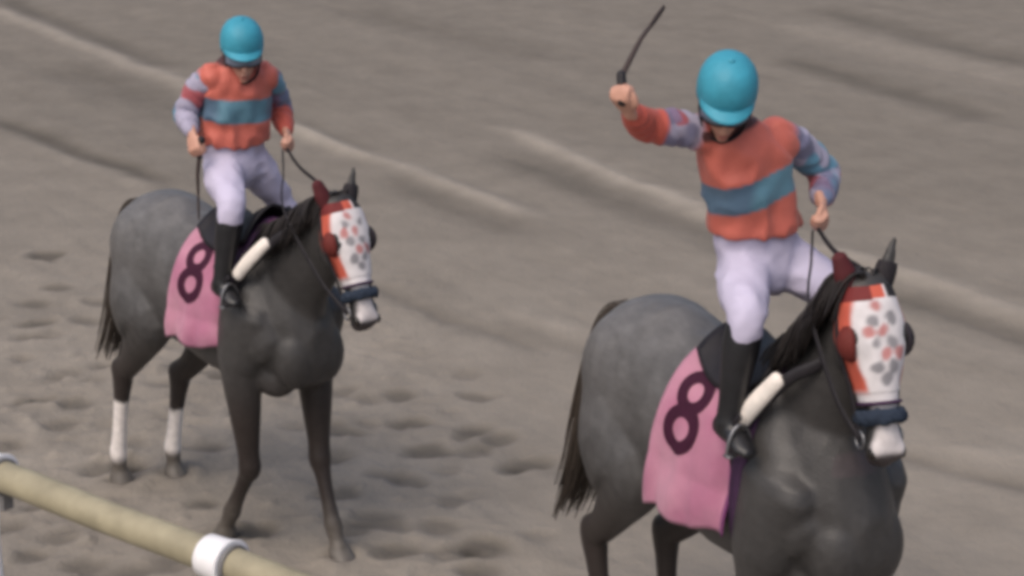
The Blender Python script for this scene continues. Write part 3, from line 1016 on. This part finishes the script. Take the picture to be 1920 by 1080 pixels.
    for i in range(13):
        an = rad(25 + 130 * i / 12)
        row = []
        for j in range(6):
            e = j / 5
            ext = .050 * math.sin(rad(180 * i / 12)) ** .8 * e
            row.append(H((.104 + ext * .4) * math.cos(an), -.004 + (.122 + ext) * math.sin(an), .060 - .020 * e))
        G.append(row)
    part('peak', mesh_np('peak', *shell_grid(np.array(G), .004)), 'helmet', hm)
    part('button', mesh_np('button', *ellipsoid(H(0, 0, .192), [l * .013 * HK, f * .013 * HK, u * .008 * HK])), 'helmet', hm)
    pts = [H(.088, .0, .03), H(.086, .02, -.04), H(.062, .05, -.10), H(.0, .070, -.128), H(-.062, .05, -.10), H(-.086, .02, -.04), H(-.088, .0, .03)]
    part('chin_strap', mesh_np('chin_strap', *tube(pts, [[.011, .004]] * 7, side=f, n=8, m=40)), 'strap', hm)
    # ---- goggles
    G = []
    for i in range(15):
        an = rad(28 + 124 * i / 14)
        w = 1 - .28 * math.exp(-((i - 7) / 1.6) ** 2)
        G.append([H(.098 * math.cos(an), .000 + .112 * math.sin(an), .010 + .030 * w * (j / 4 - .5) * 2) for j in range(5)])
    gg = part('goggles', mesh_np('goggles', *shell_grid(np.array(G)[::-1], .004)), 'lens', root)
    rim = [g[0] for g in G] + [g[-1] for g in G[::-1]] + [G[0][0]]
    part('goggle_frame', mesh_np('goggle_frame', *tube(rim, .0055, n=8, m=90, round_ends=False)), 'strap', gg)
    # ---- silks: torso
    axis = [pel + upv * .06, pel + upv * .14, pel * .45 + chest * .55, chest - upv * .06, chest + upv * .02, chest + upv * .055]
    lat = [lp, unit(lp * .6 + lt * .4), unit(lp * .3 + lt * .7), lt, lt, lt]
    siz = np.array([(.176, .140), (.166, .130), (.168, .128), (.165, .112), (.105, .085), (.066, .066)]) * K
    A = catmull(np.concatenate([np.array(axis), np.array(lat), np.array(siz)], 1), 30)
    R = []
    for q in A:
        uu = unit(q[3:6]); ff = unit(np.cross(uu, upv))
        e = .82
        cx, sx = np.cos(ph), np.sin(ph)
        R.append(q[:3] + (np.sign(cx) * np.abs(cx) ** e * q[6])[:, None] * uu + (np.sign(sx) * np.abs(sx) ** e * q[7])[:, None] * ff)
    sh = [rings(np.array(R))]
    for s_ in (shR, shL):
        sh.append(ellipsoid(s_ * .86 + chest * .14 - upv * .02, [lt * .062, fw * .066, upv * .060]))
    me = union('silks', sh, 0.008, 5)
    P = get_co(me); N = get_no(me)
    Q = P - pel
    zz = Q @ upv / np.linalg.norm(chest - pel)
    aa = (P - pel) @ lt
    rg = 1 - np.abs(vnoise(np.stack([aa * 1.3 + Q @ fw, Q @ fw * 1.5, (Q @ upv) * 1.1 + aa * .5], -1), 11, 71)) * 2
    wr = .010 * np.clip(rg, -.6, 1) * sstep(1.05, .7, zz) + .006 * vnoise(P, 22, 72)
    set_co(me, P + N * wr[:, None])
    orange, blue = V(.49, .122, .090), V(.095, .205, .27)
    zb = zz + .025 * vnoise(P, 7, 73)
    lo, hi = c['band']
    w = sstep(lo - .007, lo + .007, zb) * sstep(hi + .007, hi - .007, zb)
    col = mixc(np.tile(orange, (len(P), 1)), blue, w)
    col = mixc(col, (.05, .035, .10), w * sstep(.095, .135, np.abs(aa)) * .45)  # underarm shade painted into the band colour at the flanks
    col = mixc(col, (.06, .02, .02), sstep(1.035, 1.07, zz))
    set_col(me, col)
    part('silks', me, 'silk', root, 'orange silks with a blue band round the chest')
    # ---- sleeves
    for sh_, el, ha, key in ((shR, elR, haR, 'R'), (shL, elL, haL, 'L')):
        dv = unit(ha - el)
        e0 = ha - dv * .02
        inn = chest - upv * .045
        p0 = sh_ * .8 + inn * .2
        pts = [p0, sh_ * .72 + el * .28, sh_ * .3 + el * .7, el, el * .6 + e0 * .4, el * .25 + e0 * .75, e0]
        me = union('sleeve', [tube(pts, np.array([.066, .064, .062, .058, .054, .047, .037]) * K, n=20, m=40)], .008, 4)
        P = get_co(me); N = get_no(me)
        Lu = np.linalg.norm(el - sh_); Lf = np.linalg.norm(e0 - el)
        d1 = np.clip((P - sh_) @ unit(el - sh_) / Lu, -.3, 1); d2 = np.clip((P - el) @ dv / Lf, 0, 1)
        nearf = np.linalg.norm(P - (el + dv * (d2 * Lf)[:, None]), axis=1) < np.linalg.norm(P - (sh_ + unit(el - sh_) * (d1 * Lu)[:, None]), axis=1)
        tt = np.where(nearf, 1 + d2, d1)
        set_co(me, P + N * (.003 * np.sin(tt * 23 + 7 * vnoise(P, 11, 81)) + .006 * vnoise(P * V(1, 1, .7), 19, 82))[:, None])
        lav, teal, mag, dk = V(.33, .31, .41), V(.10, .24, .34), V(.36, .085, .10), V(.13, .13, .22)
        col = np.tile(lav, (len(P), 1))
        pat = vnoise(P, 13, 83 + (key == 'L')); pat2 = vnoise(P, 15, 90 + (key == 'L'))
        b1, b2 = c['sl' + key]
        col = mixc(col, teal, np.clip(sstep(.02, .16, pat + b1(tt)), 0, 1))
        col = mixc(col, mag, np.clip(sstep(.10, .25, pat2 + b2(tt)), 0, 1))
        col = mixc(col, dk, sstep(.12, .3, vnoise(P, 17, 120)) * .8)
        if key in c['cuff']:
            w = sstep(c['cuff'][key] - .04, c['cuff'][key] + .04, tt)
            col = mixc(col, V(.44, .085, .06), w)
        col = mixc(col, orange, sstep(.12, -.05, tt))
        set_col(me, col)
        part('sleeve', me, 'silk', root)
    # ---- breeches
    sh = [tube([pel + upv * .12, pel + upv * .03, (hipR + hipL) * .5 - V(0, 0, .02)], np.array([[.150, .112], [.160, .122], [.145, .115]]) * K, side=lp, n=24)]
    for hi_, kn in ((hipR, knR), (hipL, knL)):
        sh.append(tube([hi_ * .75 + pel * .25, hi_ * .8 + kn * .2, hi_ * .45 + kn * .55, kn, kn + unit(kn - hi_) * .0 + unit((anR if hi_ is hipR else anL) - kn) * .09],
                       np.array([.098, .096, .084, .068, .058]) * K, n=18))
    me = union('breeches', sh, 0.010, 6)
    P = get_co(me); N = get_no(me)
    set_co(me, P + N * (.006 * (1 - 2 * np.abs(vnoise(P * V(1, 1, 1.3), 13, 95))) + .003 * vnoise(P, 30, 96))[:, None])
    part('breeches', me, 'breech', root)
    # ---- boots
    for kn, an, key in ((knR, anR, 'R'), (knL, anL, 'L')):
        dv = unit(an - kn)
        toe = c['toe' + key]
        sh = [tube([kn + dv * .025, kn + dv * .09, kn * .5 + an * .5, kn * .2 + an * .8, an], np.array([.066, .068, .060, .048, .045]) * K, n=18),
              tube([an - toe * .035 - V(0, 0, .03), an + toe * .05 - V(0, 0, .035), an + toe * .095 - V(0, 0, .045), an + toe * .13 - V(0, 0, .05)], [[.036, .040], [.036, .032], [.042, .026], [.030, .018]], side=np.cross(toe, V(0, 0, 1)), n=14),
              tube([an, an - V(0, 0, .035)], [.043, .040], n=14)]
        me = union('boot', sh, 0.009, 4)
        bo = part('boot', me, 'boot', root)

def build_whip(F, pts, label, r=.010):
    root = thing('whip', label, 'whip', F, pts[0], 'riding whips')
    P = np.array(pts)
    part('shaft', mesh_np('shaft', *tube(P, np.linspace(r, r * .6, len(P)), n=10, m=40)), 'whip', root)
    d = unit(P[0] - P[1])
    part('grip', mesh_np('grip', *tube([P[0] + d * .03, P[0], P[0] - d * .05], [r * 1.7, r * 1.5, r * 1.4], n=12)), 'strap', root)
    e = unit(P[-1] - P[-2])
    part('flap', mesh_np('flap', *tube([P[-1] - e * .01, P[-1] + e * .05, P[-1] + e * .11], [[.009, .005], [.012, .005], [.009, .004]], side=(0, 0, 1), n=10)), 'whip', root)

# ================================================================== the walking pair on the left
FL = Frame((-1.298, 8.147, 0), 44, 1.0)
cfgL = dict(
    label='grey horse walking beside the cream rail, all four legs in view, white hind socks', seed=11,
    poll=V(.895, -.03, 1.700), yaw=-10, pitch=23, hlen=.505,
    neck=[(.34, 0, 1.18, .30, .165, 38), (.46, 0, 1.27, .270, .140, 40), (.60, -.005, 1.38, .205, .108, 43), (.73, -.015, 1.50, .155, .085, 44), (.83, -.025, 1.60, .122, .074, 42), (.885, -.03, 1.655, .095, .066, 40)],
    rf=(V(.37, -.175, .88), V(.365, -.15, .42), V(.205, -.14, .165), V(.105, -.13, .0)),
    lf=(V(.44, .165, .88), V(.50, .135, .42), V(.595, .12, .145), V(.665, .11, .0)),
    rh=(V(-.30, -.175, .96), V(-.645, -.135, .57), V(-.735, -.13, .16), V(-.735, -.13, .0)),
    lh=(V(-.22, .165, .92), V(-.56, .125, .51), V(-.64, .115, .14), V(-.625, .11, .0)),
    sock=(.45, .36),
    tail=[(-.61, 0, 1.42), (-.665, 0, 1.37), (-.695, -.01, 1.20), (-.725, -.025, .99), (-.785, -.04, .78), (-.86, -.05, .60)],
    cloth=(.0, .40), cloth_z=.97, num=(.140, .312), girth=.36,
    cloth_label='pink saddle cloth numbered 8 on the horse walking beside the rail',
    saddle_label='black racing saddle under the upright jockey in the left half',
    hood_label='white spotted blinker hood with orange cheeks on the horse walking by the rail',
    bridle_label='bridle with dark fleece noseband on the horse walking by the rail',
    pad=(V(.585, -.175, 1.505), V(.445, -.225, 1.345)),
        rein_mid=(V(.64, -.115, 1.64), V(.66, .11, 1.66)),
)
jL = dict(
    label='jockey in orange silks sitting upright with both arms lowered, turquoise helmet, white breeches',
    pelvis=V(.13, .005, 1.780), chest=V(.180, .015, 2.155), shR=V(.145, -.120, 2.140), shL=V(.215, .150, 2.120),
    elR=V(.045, -.175, 1.965), haR=V(.165, -.225, 1.905), elL=V(.11, .285, 1.93), haL=V(.27, .19, 1.86),
    hipR=V(.15, -.075, 1.725), hipL=V(.15, .085, 1.725), knR=V(.40, -.205, 1.635), knL=V(.14, .245, 1.515),
    anR=V(.385, -.265, 1.31), anL=V(.22, .29, 1.22), toeR=unit(V(1, -.15, -.1)), toeL=unit(V(1, .15, -.1)),
    head=V(.235, .0, 2.222), hyaw=-30, hpitch=16,
    hdR=V(.45, -.2, -.75), hbR=V(.2, -1, .2), thR=V(.6, .2, .7), curlR=68,
    hdL=V(.8, -.25, -.45), hbL=V(.3, .9, .3), thL=V(.5, -.2, .8), curlL=68,
    band=(.43, .69),
    slR=(lambda t: .75 * np.exp(-((t - 1.2) / .40) ** 2) - .20, lambda t: .55 * np.exp(-((t - .45) / .22) ** 2) - .25),
    slL=(lambda t: .85 * np.exp(-((t - .55) / .45) ** 2) - .22, lambda t: -.4 + 0 * t),
    cuff={'L': 1.30},
)

# ================================================================== the nearer pair on the right
FR = Frame((.765, 6.239, 0), 32, 1.065)
cfgR = dict(
    label='larger grey horse nearest the viewer, head raised, lower legs below the frame', seed=23,
    poll=V(.655, -.045, 1.830), yaw=-16, pitch=20, hlen=.50,
    neck=[(.30, 0, 1.18, .30, .168, 28), (.39, 0, 1.30, .265, .142, 29), (.48, -.01, 1.45, .205, .110, 30), (.555, -.025, 1.59, .155, .086, 30), (.615, -.035, 1.71, .122, .074, 31), (.645, -.045, 1.785, .095, .066, 32)],
    rf=(V(.40, -.175, .88), V(.45, -.15, .43), V(.43, -.14, .15), V(.49, -.13, .0)),
    lf=(V(.42, .175, .88), V(.47, .15, .43), V(.46, .14, .15), V(.52, .13, .0)),
    rh=(V(-.27, -.175, .95), V(-.58, -.135, .56), V(-.50, -.13, .16), V(-.44, -.13, .0)),
    lh=(V(-.16, .165, .93), V(-.50, .125, .53), V(-.46, .115, .15), V(-.41, .11, .0)),
    sock=(.40, .34),
    tail=[(-.61, 0, 1.42), (-.665, 0, 1.36), (-.705, -.01, 1.17), (-.74, -.025, .94), (-.79, -.04, .72), (-.87, -.055, .54)],
    cloth=(-.06, .34), cloth_z=.93, num=(.072, .312), girth=.31,
    cloth_label='larger pink saddle cloth numbered 8 on the nearest horse',
    saddle_label='black racing saddle under the jockey who raises an arm',
    hood_label='white spotted blinker hood with orange cheeks on the nearest horse with raised head',
    bridle_label='bridle with dark fleece noseband on the nearest horse with raised head',
    pad=(V(.45, -.19, 1.515), V(.325, -.235, 1.335)),
        rein_mid=(V(.50, -.125, 1.74), V(.54, .10, 1.78)),
)
jR = dict(
    label='jockey leaning over with right arm raised holding a whip, turquoise helmet and orange silks',
    pelvis=V(.10, .0, 1.82), chest=V(.115, -.110, 2.205), shR=V(.085, -.250, 2.215), shL=V(.145, .040, 2.180),
    elR=V(.080, -.430, 2.250), haR=V(.15, -.540, 2.315), elL=V(.070, .290, 2.000), haL=V(.215, .150, 1.960),
    hipR=V(.12, -.075, 1.755), hipL=V(.12, .085, 1.755), knR=V(.32, -.215, 1.680), knL=V(.37, .205, 1.65),
    anR=V(.315, -.265, 1.355), anL=V(.33, .27, 1.355), toeR=unit(V(1, -.15, -.1)), toeL=unit(V(1, .15, -.1)),
    head=V(.170, -.205, 2.312), hyaw=-36, hpitch=30, hroll=4,
    hdR=V(.25, -.65, .65), hbR=V(.3, -.8, -.5), thR=V(.6, .6, .2), curlR=70,
    hdL=V(.7, -.3, -.6), hbL=V(.3, .9, .3), thL=V(.5, -.2, .8), curlL=68,
    band=(.43, .66),
    slR=(lambda t: -.35 + 0 * t, lambda t: -.3 + 0 * t),
    slL=(lambda t: .65 * np.exp(-((t - .60) / .35) ** 2) - .12, lambda t: -.45 + 0 * t),
    cuff={'R': .72},
)

for F, cfg, j in ((FL, cfgL, jL), (FR, cfgR, jR)):
    hd = build_horse(F, cfg)
    build_hood(F, cfg, hd)
    gripR = j['haR'] + unit(j['hdR']) * .085 - unit(j['hbR']) * .03
    gripL = j['haL'] + unit(j['hdL']) * .085 - unit(j['hbL']) * .03
    j['gripR'], j['gripL'] = gripR, gripL
    hands = (gripL + V(0, -.02, -.01), gripL)
    cfg['stir'] = (j['anR'] + j['toeR'] * .07 - V(0, 0, .055), j['anL'] + j['toeL'] * .07 - V(0, 0, .055))
    build_tack(F, cfg, hd)
    build_bridle(F, cfg, hd, hands)
    build_jockey(F, j)

g = jL['gripR']
build_whip(FL, [g + V(.01, 0, .03), g + V(-.02, .0, -.08), g + V(-.04, .01, -.14), g + V(-.05, .015, -.20)], 'thin dark whip hanging from the right hand of the upright jockey')
g = jR['gripR']
build_whip(FR, [g + V(0, -.002, -.005), g + V(-.015, .005, .03), g + V(-.055, .065, .075), g + V(-.105, .135, .115), g + V(-.155, .21, .145)], 'thin dark brown whip held up in the raised hand of the leaning jockey')
